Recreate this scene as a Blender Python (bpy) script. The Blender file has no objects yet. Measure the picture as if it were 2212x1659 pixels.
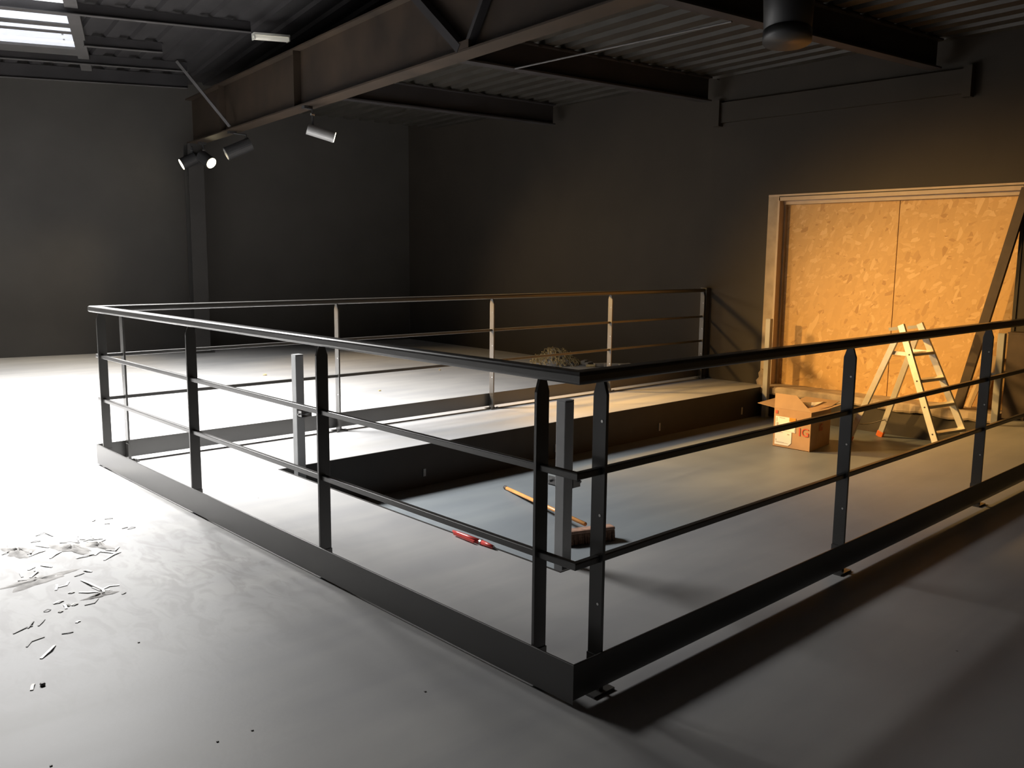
import bpy, bmesh, math, random
from mathutils import Vector, Matrix
random.seed(7)
V = Vector
scn = bpy.context.scene
COL = scn.collection

# ---------------------------------------------------------------- camera
cam_d = bpy.data.cameras.new('camera'); cam_d.sensor_width = 36.0; cam_d.lens = 1901.0/2212*36
cam = bpy.data.objects.new('camera', cam_d); COL.objects.link(cam)
_x = V((2050, 252, -1901)); _y = V((-1799, 289, -1901)).normalized()
_x = (_x - _x.dot(_y)*_y).normalized(); _z = _x.cross(_y)
R3 = Matrix((_x, _y, _z))
cam.matrix_world = Matrix.Translation((-1.992, -1.819, 1.45)) @ R3.to_4x4()
cam_d.clip_start = 0.05
scn.camera = cam
scn.view_settings.view_transform = 'Standard'
scn.view_settings.look = 'None'
scn.view_settings.gamma = 1.0
scn.view_settings.use_curve_mapping = False
scn.view_settings.exposure = 0.0

# ---------------------------------------------------------------- world (seen only through nothing: the hall is closed)
w = bpy.data.worlds.new('world'); scn.world = w; w.use_nodes = True
w.node_tree.nodes['Background'].inputs[0].default_value = (.6, .6, .6, 1)
w.node_tree.nodes['Background'].inputs[1].default_value = .05

# ---------------------------------------------------------------- large lights
def area(name, loc, target, sx, sy, power, color, spread=180):
    d = bpy.data.lights.new(name, 'AREA'); d.shape = 'RECTANGLE'; d.size = sx; d.size_y = sy
    d.energy = power; d.color = color; d.spread = math.radians(spread)
    o = bpy.data.objects.new(name, d); COL.objects.link(o); o.location = loc
    o.rotation_euler = (V(target)-V(loc)).to_track_quat('-Z', 'Y').to_euler()
    return o
def spot(name, loc, target, power, color, size=80, blend=.6, rad=.05):
    d = bpy.data.lights.new(name, 'SPOT'); d.energy = power; d.color = color
    d.spot_size = math.radians(size); d.spot_blend = blend; d.shadow_soft_size = rad
    o = bpy.data.objects.new(name, d); COL.objects.link(o); o.location = loc
    o.rotation_euler = (V(target)-V(loc)).to_track_quat('-Z', 'Y').to_euler()
    return o
# daylight falling through the roof lights beyond the left of the frame
area('daylight_roof_light', (-.02, 6.7, 3.85), (-.08, 6.4, 0), 2.4, 1.5, 1060, (1.0, .985, .965), 123.5)
# warm spotlight hanging left of the frame, turned to the boarded opening
spot('warm_spot_light', (-1.0, 7.05, 2.80), (7.1, 1.75, .20), 2500, (1.0, .56, .15), 36, 1.0, .16)
spot('warm_beam_light', (3.35, 6.55, 2.66), (6.0, .7, -.3), 2300, (1.0, .58, .19), 62, 1.0, .25)
# the two lit spot heads at the column
spot('warm_head_light_a', (3.20, 11.05, 2.66), (.6, 10.5, 0), 210, (1.0, .80, .50), 84, .9, .14)
spot('warm_head_light_b', (3.80, 10.45, 2.60), (5.7, 6.6, 0), 260, (1.0, .68, .32), 88, 1.0, .16)

# ---------------------------------------------------------------- materials
def new_mat(name):
    m = bpy.data.materials.new(name); m.use_nodes = True
    nt = m.node_tree; b = nt.nodes['Principled BSDF']
    return m, nt, b
def N(nt, t, **kw):
    n = nt.nodes.new(t)
    for k, v in kw.items(): setattr(n, k, v)
    return n
def simple(name, col, rough=.5, metal=0.0, noise=.15, scale=12, bump=0.0, coat=0.0, spec=.5, ior=1.5):
    m, nt, b = new_mat(name)
    b.inputs['Roughness'].default_value = rough; b.inputs['IOR'].default_value = ior; b.inputs['Metallic'].default_value = metal
    b.inputs['Specular IOR Level'].default_value = spec
    if coat: b.inputs['Coat Weight'].default_value = coat; b.inputs['Coat Roughness'].default_value = .08
    tc = N(nt, 'ShaderNodeTexCoord'); no = N(nt, 'ShaderNodeTexNoise')
    no.inputs['Scale'].default_value = scale; no.inputs['Detail'].default_value = 6
    nt.links.new(tc.outputs['Object'], no.inputs['Vector'])
    cr = N(nt, 'ShaderNodeValToRGB'); e = cr.color_ramp.elements
    e[0].position = .3; e[1].position = .7
    e[0].color = tuple(c*(1-noise) for c in col)+(1,); e[1].color = tuple(min(1, c*(1+noise)) for c in col)+(1,)
    nt.links.new(no.outputs['Fac'], cr.inputs['Fac']); nt.links.new(cr.outputs['Color'], b.inputs['Base Color'])
    if bump:
        bp = N(nt, 'ShaderNodeBump'); bp.inputs['Strength'].default_value = bump; bp.inputs['Distance'].default_value = .01
        nt.links.new(no.outputs['Fac'], bp.inputs['Height']); nt.links.new(bp.outputs['Normal'], b.inputs['Normal'])
    return m

def mat_floor(tint=(1, 1, 1), nm='polished_concrete'):
    m, nt, b = new_mat(nm)
    L = nt.links.new
    tc = N(nt, 'ShaderNodeTexCoord')
    def noise(sc, det, map_scale=(1, 1, 1), rot=0, dist=0):
        mp = N(nt, 'ShaderNodeMapping'); mp.inputs['Scale'].default_value = map_scale; mp.inputs['Rotation'].default_value = (0, 0, rot)
        L(tc.outputs['Object'], mp.inputs['Vector'])
        n = N(nt, 'ShaderNodeTexNoise'); n.inputs['Scale'].default_value = sc; n.inputs['Detail'].default_value = det
        n.inputs['Distortion'].default_value = dist
        L(mp.outputs['Vector'], n.inputs['Vector']); return n
    big = noise(.9, 5, (1, 1, 1), 0, .6)
    streak = noise(2.2, 6, (.35, 2.2, 1), math.radians(38), .4)
    cr = N(nt, 'ShaderNodeValToRGB'); e = cr.color_ramp.elements
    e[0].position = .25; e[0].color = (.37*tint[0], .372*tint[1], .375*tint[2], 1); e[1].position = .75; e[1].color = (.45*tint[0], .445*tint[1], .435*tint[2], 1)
    L(big.outputs['Fac'], cr.inputs['Fac'])
    cr2 = N(nt, 'ShaderNodeValToRGB'); e = cr2.color_ramp.elements
    e[0].position = .35; e[0].color = (.86, .86, .88, 1); e[1].position = .7; e[1].color = (1.04, 1.03, 1.01, 1)
    L(streak.outputs['Fac'], cr2.inputs['Fac'])
    mx = N(nt, 'ShaderNodeMix', data_type='RGBA', blend_type='MULTIPLY'); mx.inputs['Factor'].default_value = .85
    L(cr.outputs['Color'], mx.inputs['A']); L(cr2.outputs['Color'], mx.inputs['B'])
    # swept dust: blotches round the litter
    gx = N(nt, 'ShaderNodeVectorMath', operation='DISTANCE'); gx.inputs[1].default_value = (-.80, 2.15, 0)
    mp = N(nt, 'ShaderNodeMapping'); mp.inputs['Scale'].default_value = (1, 1, 0)
    L(tc.outputs['Object'], mp.inputs['Vector']); L(mp.outputs['Vector'], gx.inputs[0])
    mr = N(nt, 'ShaderNodeMapRange'); mr.inputs['From Min'].default_value = .35; mr.inputs['From Max'].default_value = 1.25
    mr.inputs['To Min'].default_value = 1; mr.inputs['To Max'].default_value = 0
    L(gx.outputs['Value'], mr.inputs['Value'])
    dn = noise(7, 8, (1.6, .7, 1), math.radians(20), 1.4)
    crd = N(nt, 'ShaderNodeValToRGB'); e = crd.color_ramp.elements
    e[0].position = .46; e[0].color = (0, 0, 0, 1); e[1].position = .62; e[1].color = (1, 1, 1, 1)
    L(dn.outputs['Fac'], crd.inputs['Fac'])
    mul = N(nt, 'ShaderNodeMath', operation='MULTIPLY'); L(mr.outputs['Result'], mul.inputs[0]); L(crd.outputs['Color'], mul.inputs[1])
    mul2 = N(nt, 'ShaderNodeMath', operation='MULTIPLY'); L(mul.outputs[0], mul2.inputs[0]); mul2.inputs[1].default_value = .8
    mx2 = N(nt, 'ShaderNodeMix', data_type='RGBA'); L(mul2.outputs[0], mx2.inputs['Factor'])
    L(mx.outputs['Result'], mx2.inputs['A']); mx2.inputs['B'].default_value = (.24, .23, .225, 1)
    # broad darker zone round the litter: dust plus light falloff put into the colour
    mz = N(nt, 'ShaderNodeMapRange', interpolation_type='SMOOTHSTEP'); mz.inputs['From Min'].default_value = .5; mz.inputs['From Max'].default_value = 2.1
    mz.inputs['To Min'].default_value = .50; mz.inputs['To Max'].default_value = 1.0
    gz = N(nt, 'ShaderNodeVectorMath', operation='DISTANCE'); gz.inputs[1].default_value = (-1.25, 1.55, 0)
    L(mp.outputs['Vector'], gz.inputs[0]); L(gz.outputs['Value'], mz.inputs['Value'])
    wob = N(nt, 'ShaderNodeMath', operation='MULTIPLY_ADD'); L(big.outputs['Fac'], wob.inputs[0]); wob.inputs[1].default_value = .25; wob.inputs[2].default_value = -.125
    wa = N(nt, 'ShaderNodeMath', operation='ADD'); L(mz.outputs['Result'], wa.inputs[0]); L(wob.outputs[0], wa.inputs[1])
    mxz = N(nt, 'ShaderNodeMix', data_type='RGBA', blend_type='MULTIPLY'); mxz.inputs['Factor'].default_value = 1
    L(mx2.outputs['Result'], mxz.inputs['A']); L(wa.outputs[0], mxz.inputs['B']); mx2 = mxz
    # small dark specks
    vo = N(nt, 'ShaderNodeTexVoronoi'); vo.inputs['Scale'].default_value = 3.1; vo.inputs['Randomness'].default_value = 1
    L(tc.outputs['Object'], vo.inputs['Vector'])
    sp = N(nt, 'ShaderNodeMath', operation='LESS_THAN'); L(vo.outputs['Distance'], sp.inputs[0]); sp.inputs[1].default_value = .014
    mx3 = N(nt, 'ShaderNodeMix', data_type='RGBA'); L(sp.outputs[0], mx3.inputs['Factor'])
    L(mx2.outputs['Result'], mx3.inputs['A']); mx3.inputs['B'].default_value = (.12, .11, .10, 1)
    L(mx3.outputs['Result'], b.inputs['Base Color'])
    rr = N(nt, 'ShaderNodeMapRange'); rr.inputs['To Min'].default_value = .46; rr.inputs['To Max'].default_value = .54
    L(streak.outputs['Fac'], rr.inputs['Value']); L(rr.outputs['Result'], b.inputs['Roughness'])
    b.inputs['Specular IOR Level'].default_value = .35
    fine = noise(60, 3)
    bp = N(nt, 'ShaderNodeBump'); bp.inputs['Strength'].default_value = .06; bp.inputs['Distance'].default_value = .004
    L(fine.outputs['Fac'], bp.inputs['Height']); L(bp.outputs['Normal'], b.inputs['Normal'])
    return m

def mat_osb():
    m, nt, b = new_mat('oriented_strand_board')
    L = nt.links.new
    tc = N(nt, 'ShaderNodeTexCoord')
    base = None
    cols = [(.50, .29, .12), (.62, .40, .18), (.72, .50, .25)]
    for i, (ang, sc, stretch) in enumerate([(20, 24, .40), (-40, 27, .42), (75, 25, .38), (110, 30, .42), (160, 26, .36)]):
        m0 = N(nt, 'ShaderNodeMapping'); m0.inputs['Rotation'].default_value = (math.radians(ang), 0, 0)
        L(tc.outputs['Object'], m0.inputs['Vector'])
        mp = N(nt, 'ShaderNodeMapping')
        mp.inputs['Scale'].default_value = (0, 1, stretch); mp.inputs['Location'].default_value = (i*3.1, i*1.7, i*.9)
        L(m0.outputs['Vector'], mp.inputs['Vector'])
        ds = N(nt, 'ShaderNodeTexNoise'); ds.inputs['Scale'].default_value = 5
        L(mp.outputs['Vector'], ds.inputs['Vector'])
        ad = N(nt, 'ShaderNodeMix', data_type='RGBA', blend_type='ADD'); ad.inputs['Factor'].default_value = .06
        L(mp.outputs['Vector'], ad.inputs['A']); L(ds.outputs['Color'], ad.inputs['B'])
        vo = N(nt, 'ShaderNodeTexVoronoi'); vo.inputs['Scale'].default_value = sc; vo.inputs['Randomness'].default_value = 1
        L(ad.outputs['Result'], vo.inputs['Vector'])
        sep = N(nt, 'ShaderNodeSeparateColor'); L(vo.outputs['Color'], sep.inputs['Color'])
        cr = N(nt, 'ShaderNodeValToRGB'); e = cr.color_ramp.elements
        e[0].position = 0; e[0].color = (.44, .255, .10, 1); e[1].position = 1; e[1].color = (.70, .48, .24, 1)
        en = e.new(.08); en.color = (.56, .35, .145, 1); en = e.new(.8); en.color = (.61, .385, .165, 1)
        L(sep.outputs['Red'], cr.inputs['Fac'])
        if base is None: base = cr.outputs['Color']
        else:
            th = N(nt, 'ShaderNodeMath', operation='GREATER_THAN'); th.inputs[1].default_value = .6
            L(sep.outputs['Green'], th.inputs[0])
            mx = N(nt, 'ShaderNodeMix', data_type='RGBA'); L(th.outputs[0], mx.inputs['Factor'])
            L(base, mx.inputs['A']); L(cr.outputs['Color'], mx.inputs['B']); base = mx.outputs['Result']
    L(base, b.inputs['Base Color'])
    b.inputs['Roughness'].default_value = .6
    bw = N(nt, 'ShaderNodeRGBToBW'); L(base, bw.inputs[0])
    bp = N(nt, 'ShaderNodeBump'); bp.inputs['Strength'].default_value = .15; bp.inputs['Distance'].default_value = .003
    L(bw.outputs[0], bp.inputs['Height']); L(bp.outputs['Normal'], b.inputs['Normal'])
    return m

def emit(name, col, s):
    m, nt, b = new_mat(name)
    b.inputs['Base Color'].default_value = col+(1,)
    b.inputs['Emission Color'].default_value = col+(1,); b.inputs['Emission Strength'].default_value = s
    return m

M = dict(
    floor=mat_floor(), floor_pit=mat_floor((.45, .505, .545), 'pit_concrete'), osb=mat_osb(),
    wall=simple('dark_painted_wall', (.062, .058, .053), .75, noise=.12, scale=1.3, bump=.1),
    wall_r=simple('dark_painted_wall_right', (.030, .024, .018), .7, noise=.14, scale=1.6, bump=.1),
    column=simple('dark_column_paint', (.040, .038, .036), .6, noise=.15, scale=3),
    roof=simple('dark_roof_sheet', (.030, .028, .030), .6, noise=.2, scale=3),
    deck=simple('galvanised_deck', (.045, .041, .035), .5, .2, noise=.2, scale=4),
    steel_dark=simple('dark_primed_steel', (.030, .024, .022), .5, noise=.3, scale=3),
    rust=simple('rusty_primer_steel', (.036, .023, .014), .6, noise=.45, scale=1.8, bump=.05),
    purlin=simple('painted_purlin', (.10, .095, .095), .5, noise=.15, scale=5),
    black=simple('gloss_black_paint', (.034, .032, .028), .42, noise=.1, scale=6, coat=.35, ior=1.95),
    pit=simple('black_pit_steel', (.022, .020, .018), .55, noise=.25, scale=4),
    pitw=simple('dark_pit_wall', (.045, .038, .030), .8, noise=.3, scale=3, bump=.2),
    screw=simple('zinc_screw', (.75, .74, .72), .25, 1.0, noise=.05),
    grey=simple('light_grey_paint', (.36, .365, .37), .45, noise=.06, scale=8),
    grey2=simple('galvanised_latch', (.30, .30, .30), .35, .9, noise=.15),
    plaster=simple('bare_plaster_reveal', (.42, .34, .25), .8, noise=.18, scale=6, bump=.2),
    metal_frame=simple('painted_frame', (.50, .40, .31), .5, noise=.08, scale=7),
    sill=simple('rough_concrete_sill', (.42, .34, .26), .85, noise=.22, scale=8, bump=.6),
    card=simple('brown_cardboard', (.42, .26, .14), .8, noise=.07, scale=9),
    card_in=simple('cardboard_inside', (.36, .235, .135), .85, noise=.07, scale=9),
    paper=simple('white_label_paper', (.82, .80, .74), .6, noise=.02),
    red=simple('red_print', (.55, .09, .04), .6, noise=.05),
    orange=simple('orange_print', (.85, .28, .03), .6, noise=.05),
    grey_print=simple('grey_print', (.45, .42, .38), .6, noise=.05),
    poly=simple('translucent_plastic_film', (.62, .55, .45), .35, noise=.15, scale=20),
    alu=simple('brushed_aluminium', (.72, .69, .62), .38, .55, noise=.08, scale=14),
    orange_foot=simple('orange_rubber', (.85, .20, .04), .6, noise=.05),
    cord=simple('grey_cord', (.45, .42, .36), .7),
    plank=simple('brown_timber_post', (.060, .040, .028), .65, noise=.3, scale=5, bump=.1),
    board=simple('pale_board', (.62, .45, .26), .7, noise=.12, scale=6),
    wood=simple('orange_varnished_wood', (.72, .33, .10), .4, noise=.12, scale=10),
    brush_block=simple('worn_brush_block', (.34, .20, .14), .75, noise=.4, scale=25),
    bristle=simple('brown_bristles', (.22, .12, .075), .9, noise=.35, scale=60, bump=.6),
    dark_cap=simple('dark_cap', (.05, .035, .03), .5),
    toolred=simple('red_plastic', (.62, .06, .05), .35, noise=.1),
    lampbody=simple('grey_lamp_body', (.30, .30, .30), .4, .2, noise=.05),
    lampblack=simple('black_lamp_body', (.035, .035, .037), .45, noise=.1),
    lens_off=simple('unlit_lens', (.60, .60, .60), .2, .6),
    batten=simple('white_batten', (.75, .74, .68), .5, noise=.04),
    sliver=simple('pale_cable_scrap', (.86, .84, .80), .5, noise=.08),
    sliver2=simple('grey_cable_scrap', (.24, .235, .23), .6, noise=.1),
    dust=simple('grey_sweepings', (.36, .35, .34), .95, noise=.35, scale=18, bump=.5),
    gold=simple('straw_shavings', (.62, .50, .27), .5, .2, noise=.3, scale=15),
    rubble=simple('grey_offcut', (.40, .37, .33), .6, noise=.2),
    sky_panel=emit('translucent_roof_panel', (.70, .73, .80), .62),
    sky_hot=emit('bright_roof_panel', (.95, .97, 1.0), 1.3),
    lit=emit('lit_lamp_lens', (1.0, .86, .55), 14),
    tube=emit('batten_diffuser', (.9, .86, .74), .28),
)

# ---------------------------------------------------------------- builders
class MB:
    def __init__(s): s.bm = bmesh.new()
    def hexa(s, c):
        v = [s.bm.verts.new(p) for p in c]
        for f in ((0, 3, 2, 1), (4, 5, 6, 7), (0, 1, 5, 4), (1, 2, 6, 5), (2, 3, 7, 6), (3, 0, 4, 7)):
            s.bm.faces.new([v[i] for i in f])
        return s
    def box(s, x0, x1, y0, y1, z0, z1):
        return s.hexa([(x0, y0, z0), (x1, y0, z0), (x1, y1, z0), (x0, y1, z0), (x0, y0, z1), (x1, y0, z1), (x1, y1, z1), (x0, y1, z1)])
    def quad(s, *p):
        s.bm.faces.new([s.bm.verts.new(q) for q in p]); return s
    def bar(s, p, q, w, h, side=None):
        """rectangular bar from p to q; w along 'side', h along the other normal"""
        p = V(p); q = V(q); d = (q-p).normalized()
        if side is None: side = d.cross(V((0, 0, 1)))
        side = V(side); side = (side - side.dot(d)*d).normalized(); n = side.cross(d)
        a = side*w/2; b = n*h/2
        return s.hexa([p-a-b, p+a-b, p+a+b, p-a+b, q-a-b, q+a-b, q+a+b, q-a+b])
    def tube(s, pts, r, n=12, r2=None, caps=True):
        pts = [V(p) for p in pts]; rings = []
        side = None
        for i, p in enumerate(pts):
            d = (pts[min(i+1, len(pts)-1)]-pts[max(i-1, 0)]).normalized()
            if side is None:
                side = d.cross(V((0, 0, 1)))
                if side.length < .01: side = V((1, 0, 0))
            side = (side-side.dot(d)*d).normalized(); o = d.cross(side)
            rr = r if r2 is None else r+(r2-r)*i/(len(pts)-1)
            rings.append([s.bm.verts.new(p+side*math.cos(2*math.pi*k/n)*rr+o*math.sin(2*math.pi*k/n)*rr) for k in range(n)])
        for a, b in zip(rings, rings[1:]):
            for k in range(n): s.bm.faces.new((a[k], a[(k+1) % n], b[(k+1) % n], b[k]))
        if caps: s.bm.faces.new(rings[0][::-1]); s.bm.faces.new(rings[-1])
        return s
    def sweep(s, path, prof):
        """open mitred sweep in the XY plane: path [(x,y)], mitre direction given, prof [(lateral,z)]"""
        rings = []
        for (x, y, mx, my) in path:
            rings.append([s.bm.verts.new((x+mx*l, y+my*l, z)) for l, z in prof])
        n = len(prof)
        for a, b in zip(rings, rings[1:]):
            for k in range(n): s.bm.faces.new((a[k], a[(k+1) % n], b[(k+1) % n], b[k]))
        s.bm.faces.new(rings[0][::-1]); s.bm.faces.new(rings[-1])
        return s
    def prism(s, poly, a, b, axis):
        """poly of 2-D points extruded between a and b along axis"""
        def P(u, v, t):
            return {'x': (t, u, v), 'y': (u, t, v), 'z': (u, v, t)}[axis]
        A = [s.bm.verts.new(P(u, v, a)) for u, v in poly]; B = [s.bm.verts.new(P(u, v, b)) for u, v in poly]
        n = len(poly)
        for k in range(n): s.bm.faces.new((A[k], A[(k+1) % n], B[(k+1) % n], B[k]))
        s.bm.faces.new(A[::-1]); s.bm.faces.new(B)
        return s
    def bevel(s, w, seg=2):
        bmesh.ops.bevel(s.bm, geom=[e for e in s.bm.edges], offset=w, segments=seg, affect='EDGES', profile=.5)
        return s
    def mesh(s, name, origin=(0, 0, 0)):
        bmesh.ops.translate(s.bm, verts=s.bm.verts, vec=-V(origin))
        bmesh.ops.recalc_face_normals(s.bm, faces=s.bm.faces)
        me = bpy.data.meshes.new(name); s.bm.to_mesh(me); s.bm.free(); return me

WL = {}
def link(o, parent, loc):
    COL.objects.link(o)
    if parent is not None:
        o.parent = parent; o.location = V(loc)-WL[parent.name]
    else: o.location = loc
    WL[o.name] = V(loc)
    return o
def empty(name, label, cat, loc, group=None):
    o = bpy.data.objects.new(name, None); o.empty_display_size = .1
    link(o, None, loc); o['label'] = label; o['category'] = cat
    if group: o['group'] = group
    return o
def obj(name, mb, mat, parent=None, origin=None, smooth=False, label=None):
    """mesh given in world coordinates; origin defaults to the parent's location"""
    if origin is None: origin = WL[parent.name] if parent is not None else V((0, 0, 0))
    me = mb.mesh(name, origin); me.materials.append(M[mat])
    if smooth:
        for p in me.polygons: p.use_smooth = True
    o = link(bpy.data.objects.new(name, me), parent, origin)
    if label: o['label'] = label
    return o
def inst(name, me, parent, loc):
    return link(bpy.data.objects.new(name, me), parent, loc)
def tag(o, label, cat, group=None):
    o['label'] = label; o['category'] = cat
    if group: o['group'] = group
    return o
def struct(o): o['kind'] = 'structure'; return o
def stuff(o): o['kind'] = 'stuff'; return o

# ================================================================ SETTING
PX0, PX1, PY0, PY1, PZ = .885, 7.04, .907, 3.56, -.33
WX = 7.2
XL, YB = -5.0, -5.0
def far_y(x): return 11.99-(x-1.147)*.17
# floor: slab with the rectangular pit left open
mb = MB(); b = mb.bm
xs = [XL, PX0, PX1, WX]; 
mb.quad((XL, YB, 0), (WX, YB, 0), (WX, PY0, 0), (XL, PY0, 0))
mb.quad((XL, PY0, 0), (PX0, PY0, 0), (PX0, PY1, 0), (XL, PY1, 0))
mb.quad((XL, PY1, 0), (WX, PY1, 0), (WX, 4.5, 0), (XL, 4.5, 0))
mb.quad((XL, 4.5, 0), (WX, 4.5, 0), (7.437, 10.92, 0), (7.437, far_y(7.437), 0), (XL, far_y(XL), 0)) if False else mb.quad((XL, 4.5, 0), (WX, 4.5, 0), (7.437, 10.921, 0), (XL, far_y(XL), 0))
struct(obj('floor', mb, 'floor'))
mb = MB(); mb.quad((PX0, PY0, PZ), (PX1, PY0, PZ), (PX1, PY1, PZ), (PX0, PY1, PZ))
struct(obj('floor', mb, 'floor_pit'))
# steel lining of the pit with small weld tabs
mb = MB()
mb.box(PX0-.012, PX1, PY1, PY1+.012, PZ, 0.002)
mb.box(PX0-.012, PX1, PY0-.012, PY0, PZ, 0.002)
mb.box(PX0-.012, PX0, PY0, PY1, PZ, 0.002)
pl = struct(obj('trim_1', mb, 'pit'))
for x, z0, z1 in ((5.11, -.27, -.19), (6.62, -.275, -.195), (2.12, -.25, -.19), (3.6, -.27, -.2)):
    obj('weld_tab', MB().box(x-.012, x+.012, PY1-.006, PY1+.002, z0, z1), 'grey', pl)
# right wall with the boarded opening
ZT = 5.3
OY0, OY1, OZ = 1.04, 3.56, 2.15
mb = MB()
mb.box(WX, WX+.3, YB, OY0, -.4, ZT)
mb.box(WX, WX+.3, OY1, 4.5, -.4, ZT)
mb.box(WX, WX+.3, OY0, OY1, OZ, ZT)
mb.hexa([(WX, 4.5, -.1), (WX+.3, 4.5, -.1), (7.74, 10.92, -.1), (7.437, 10.92, -.1), (WX, 4.5, ZT), (WX+.3, 4.5, ZT), (7.74, 10.92, ZT), (7.437, 10.92, ZT)])
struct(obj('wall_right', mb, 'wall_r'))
# low wall under the sill
mb = MB(); mb.box(PX1, WX+.4, PY0, PY1, PZ-.05, -.075)
struct(obj('wall_pit', mb, 'pitw'))
# rough concrete sill
mb = MB()
n = 40
top = []
rnd = random.Random(3)
vs = []
for i in range(n+1):
    y = OY0+(OY1-OY0)*i/n
    zb = -.075+rnd.uniform(-.008, .010)+.006*math.sin(i*.7); xo = 7.00+rnd.uniform(-.006, .010)
    zt = .022+rnd.uniform(-.003, .003)
    vs.append([mb.bm.verts.new(p) for p in ((xo+.012, y, zb), (xo, y, zb+.02), (xo, y, zt-.015), (xo+.02, y, zt), (7.50, y, zt), (7.50, y, zb))])
for a, c in zip(vs, vs[1:]):
    for k in range(6): mb.bm.faces.new((a[k], a[(k+1) % 6], c[(k+1) % 6], c[k]))
mb.bm.faces.new(vs[0]); mb.bm.faces.new(vs[-1][::-1])
struct(obj('trim_2', mb, 'sill'))
# far wall, left wall, back wall
mb = MB()
mb.hexa([(XL, far_y(XL), -.1), (7.437, 10.921, -.1), (7.5, 11.2, -.1), (XL, far_y(XL)+.3, -.1), (XL, far_y(XL), ZT+.3), (7.437, 10.921, ZT+.3), (7.5, 11.2, ZT+.3), (XL, far_y(XL)+.3, ZT+.3)])
struct(obj('wall_far', mb, 'wall'))
struct(obj('wall_left', MB().box(XL-.2, XL, YB, far_y(XL)+.3, -.1, ZT+.4), 'wall'))
struct(obj('wall_back', MB().box(XL-.2, WX+.3, YB-.2, YB, -.1, ZT+.4), 'wall'))

# ---- building grid of roof: turned 7 degrees
A7 = math.radians(7); U = V((math.cos(A7), -math.sin(A7), 0)); W = V((math.sin(A7), math.cos(A7), 0))
def UW(s, t, z): p = U*s+W*t; return V((p.x, p.y, z))
def roof_z(s, t): return 4.09+.055*(s-.284)-.066*(t-8.6)
SB = 2.258     # the beam's line
# trapezoid sheet generator: flutes along W, pitch along U
def sheet(mb, s0, s1, t0, t1, zf, pitch, depth, crown=.45, nt_=1, skip=None):
    prof = []; s = s0
    while s < s1:
        for f, d in ((0, 0), (crown, 0), (crown+.08, depth), (.92, depth)):
            prof.append((min(s+f*pitch, s1), d))
        s += pitch
    prof.append((s1, 0))
    for (sa, da), (sb, db) in zip(prof, prof[1:]):
        if sb-sa < 1e-5: continue
        for (ta, tb) in (skip((sa+sb)/2) if skip else [(t0, t1)]):
            mb.quad(UW(sa, ta, zf(sa, ta)+da), UW(sb, ta, zf(sb, ta)+db), UW(sb, tb, zf(sb, tb)+db), UW(sa, tb, zf(sa, tb)+da))
# roof sheet of the left hall
mb = MB(); sheet(mb, -8.5, 8.5, -7, 13.5, lambda s, t: roof_z(s, t), .3, .04)
struct(obj('ceiling', mb, 'roof'))
# flat steel deck on the right of the beam
mb = MB(); sheet(mb, SB+.1, 7.6, -4, 11.0, lambda s, t: 3.585, .265, .07, crown=.52)
struct(obj('ceiling', mb, 'deck'))

# ================================================================ ROOF STEEL
def i_beam(mb, pa, pb, side, h, wf, tf=.016, tw=.012):
    """I-section whose bottom face runs from pa to pb"""
    up = V((0, 0, 1)); pa = V(pa); pb = V(pb)
    mb.bar(pa+up*tf/2, pb+up*tf/2, wf, tf, side)
    mb.bar(pa+up*(h-tf/2), pb+up*(h-tf/2), wf, tf, side)
    mb.bar(pa+up*h/2, pb+up*h/2, tw, h-2*tf, side)
def beam_thing(name, label, cat, pa, pb, side, h, wf, mat, group=None):
    t = empty(name, label, cat, pa, group)
    up = V((0, 0, 1)); pa = V(pa); pb = V(pb); tf = .016
    for z in (tf/2, h-tf/2):
        obj('flange', MB().bar(pa+up*z, pb+up*z, wf, tf, side), mat, t)
    obj('web', MB().bar(pa+up*h/2, pb+up*h/2, .012, h-2*tf, side), mat, t)
    return t
rb = beam_thing('roof_beam', 'deep rusty steel roof beam with wide flanges crossing over the railing', 'beam',
                UW(SB, 11.35, 3.05), UW(SB, -4.2, 3.05), U, .625, .20, 'rust')
for t in (9.9, 7.4):
    obj('stiffener', MB().bar(UW(SB-.05, t, 3.07), UW(SB-.05, t, 3.655), .08, .01, U), 'rust', rb)
obj('gusset_plate', MB().prism([(0, 0), (0, 0)], 0, 1, 'x') if False else MB().bar(UW(SB-.085, 4.02, 3.068), UW(SB-.085, 4.02, 3.13), .03, .2, U), 'rust', rb)
obj('diagonal_bar', MB().bar(UW(SB-.06, 4.06, 3.08), UW(SB-.06, 4.80, 3.65), .09, .07, U), 'roof', rb)  # two dark diagonal bars forming a V on the near side of the web
obj('diagonal_bar', MB().bar(UW(SB-.06, 3.98, 3.08), UW(SB-.06, 3.55, 3.65), .07, .04, U), 'roof', rb)
# column under its far end
cl = empty('steel_column', 'dark steel column standing against the far wall under the roof beam', 'column', UW(SB, 11.40, 0))
for d in (-.1, .1):
    obj('flange', MB().bar(UW(SB, 11.40+d, .02), UW(SB, 11.40+d, 3.05), .22, .014, U), 'column', cl)
obj('web', MB().bar(UW(SB, 11.40, .02), UW(SB, 11.40, 3.05), .012, .19, U), 'column', cl)
obj('base_plate', MB().bar(UW(SB, 11.38, 0), UW(SB, 11.38, .02), .32, .26, U), 'column', cl)

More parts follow.
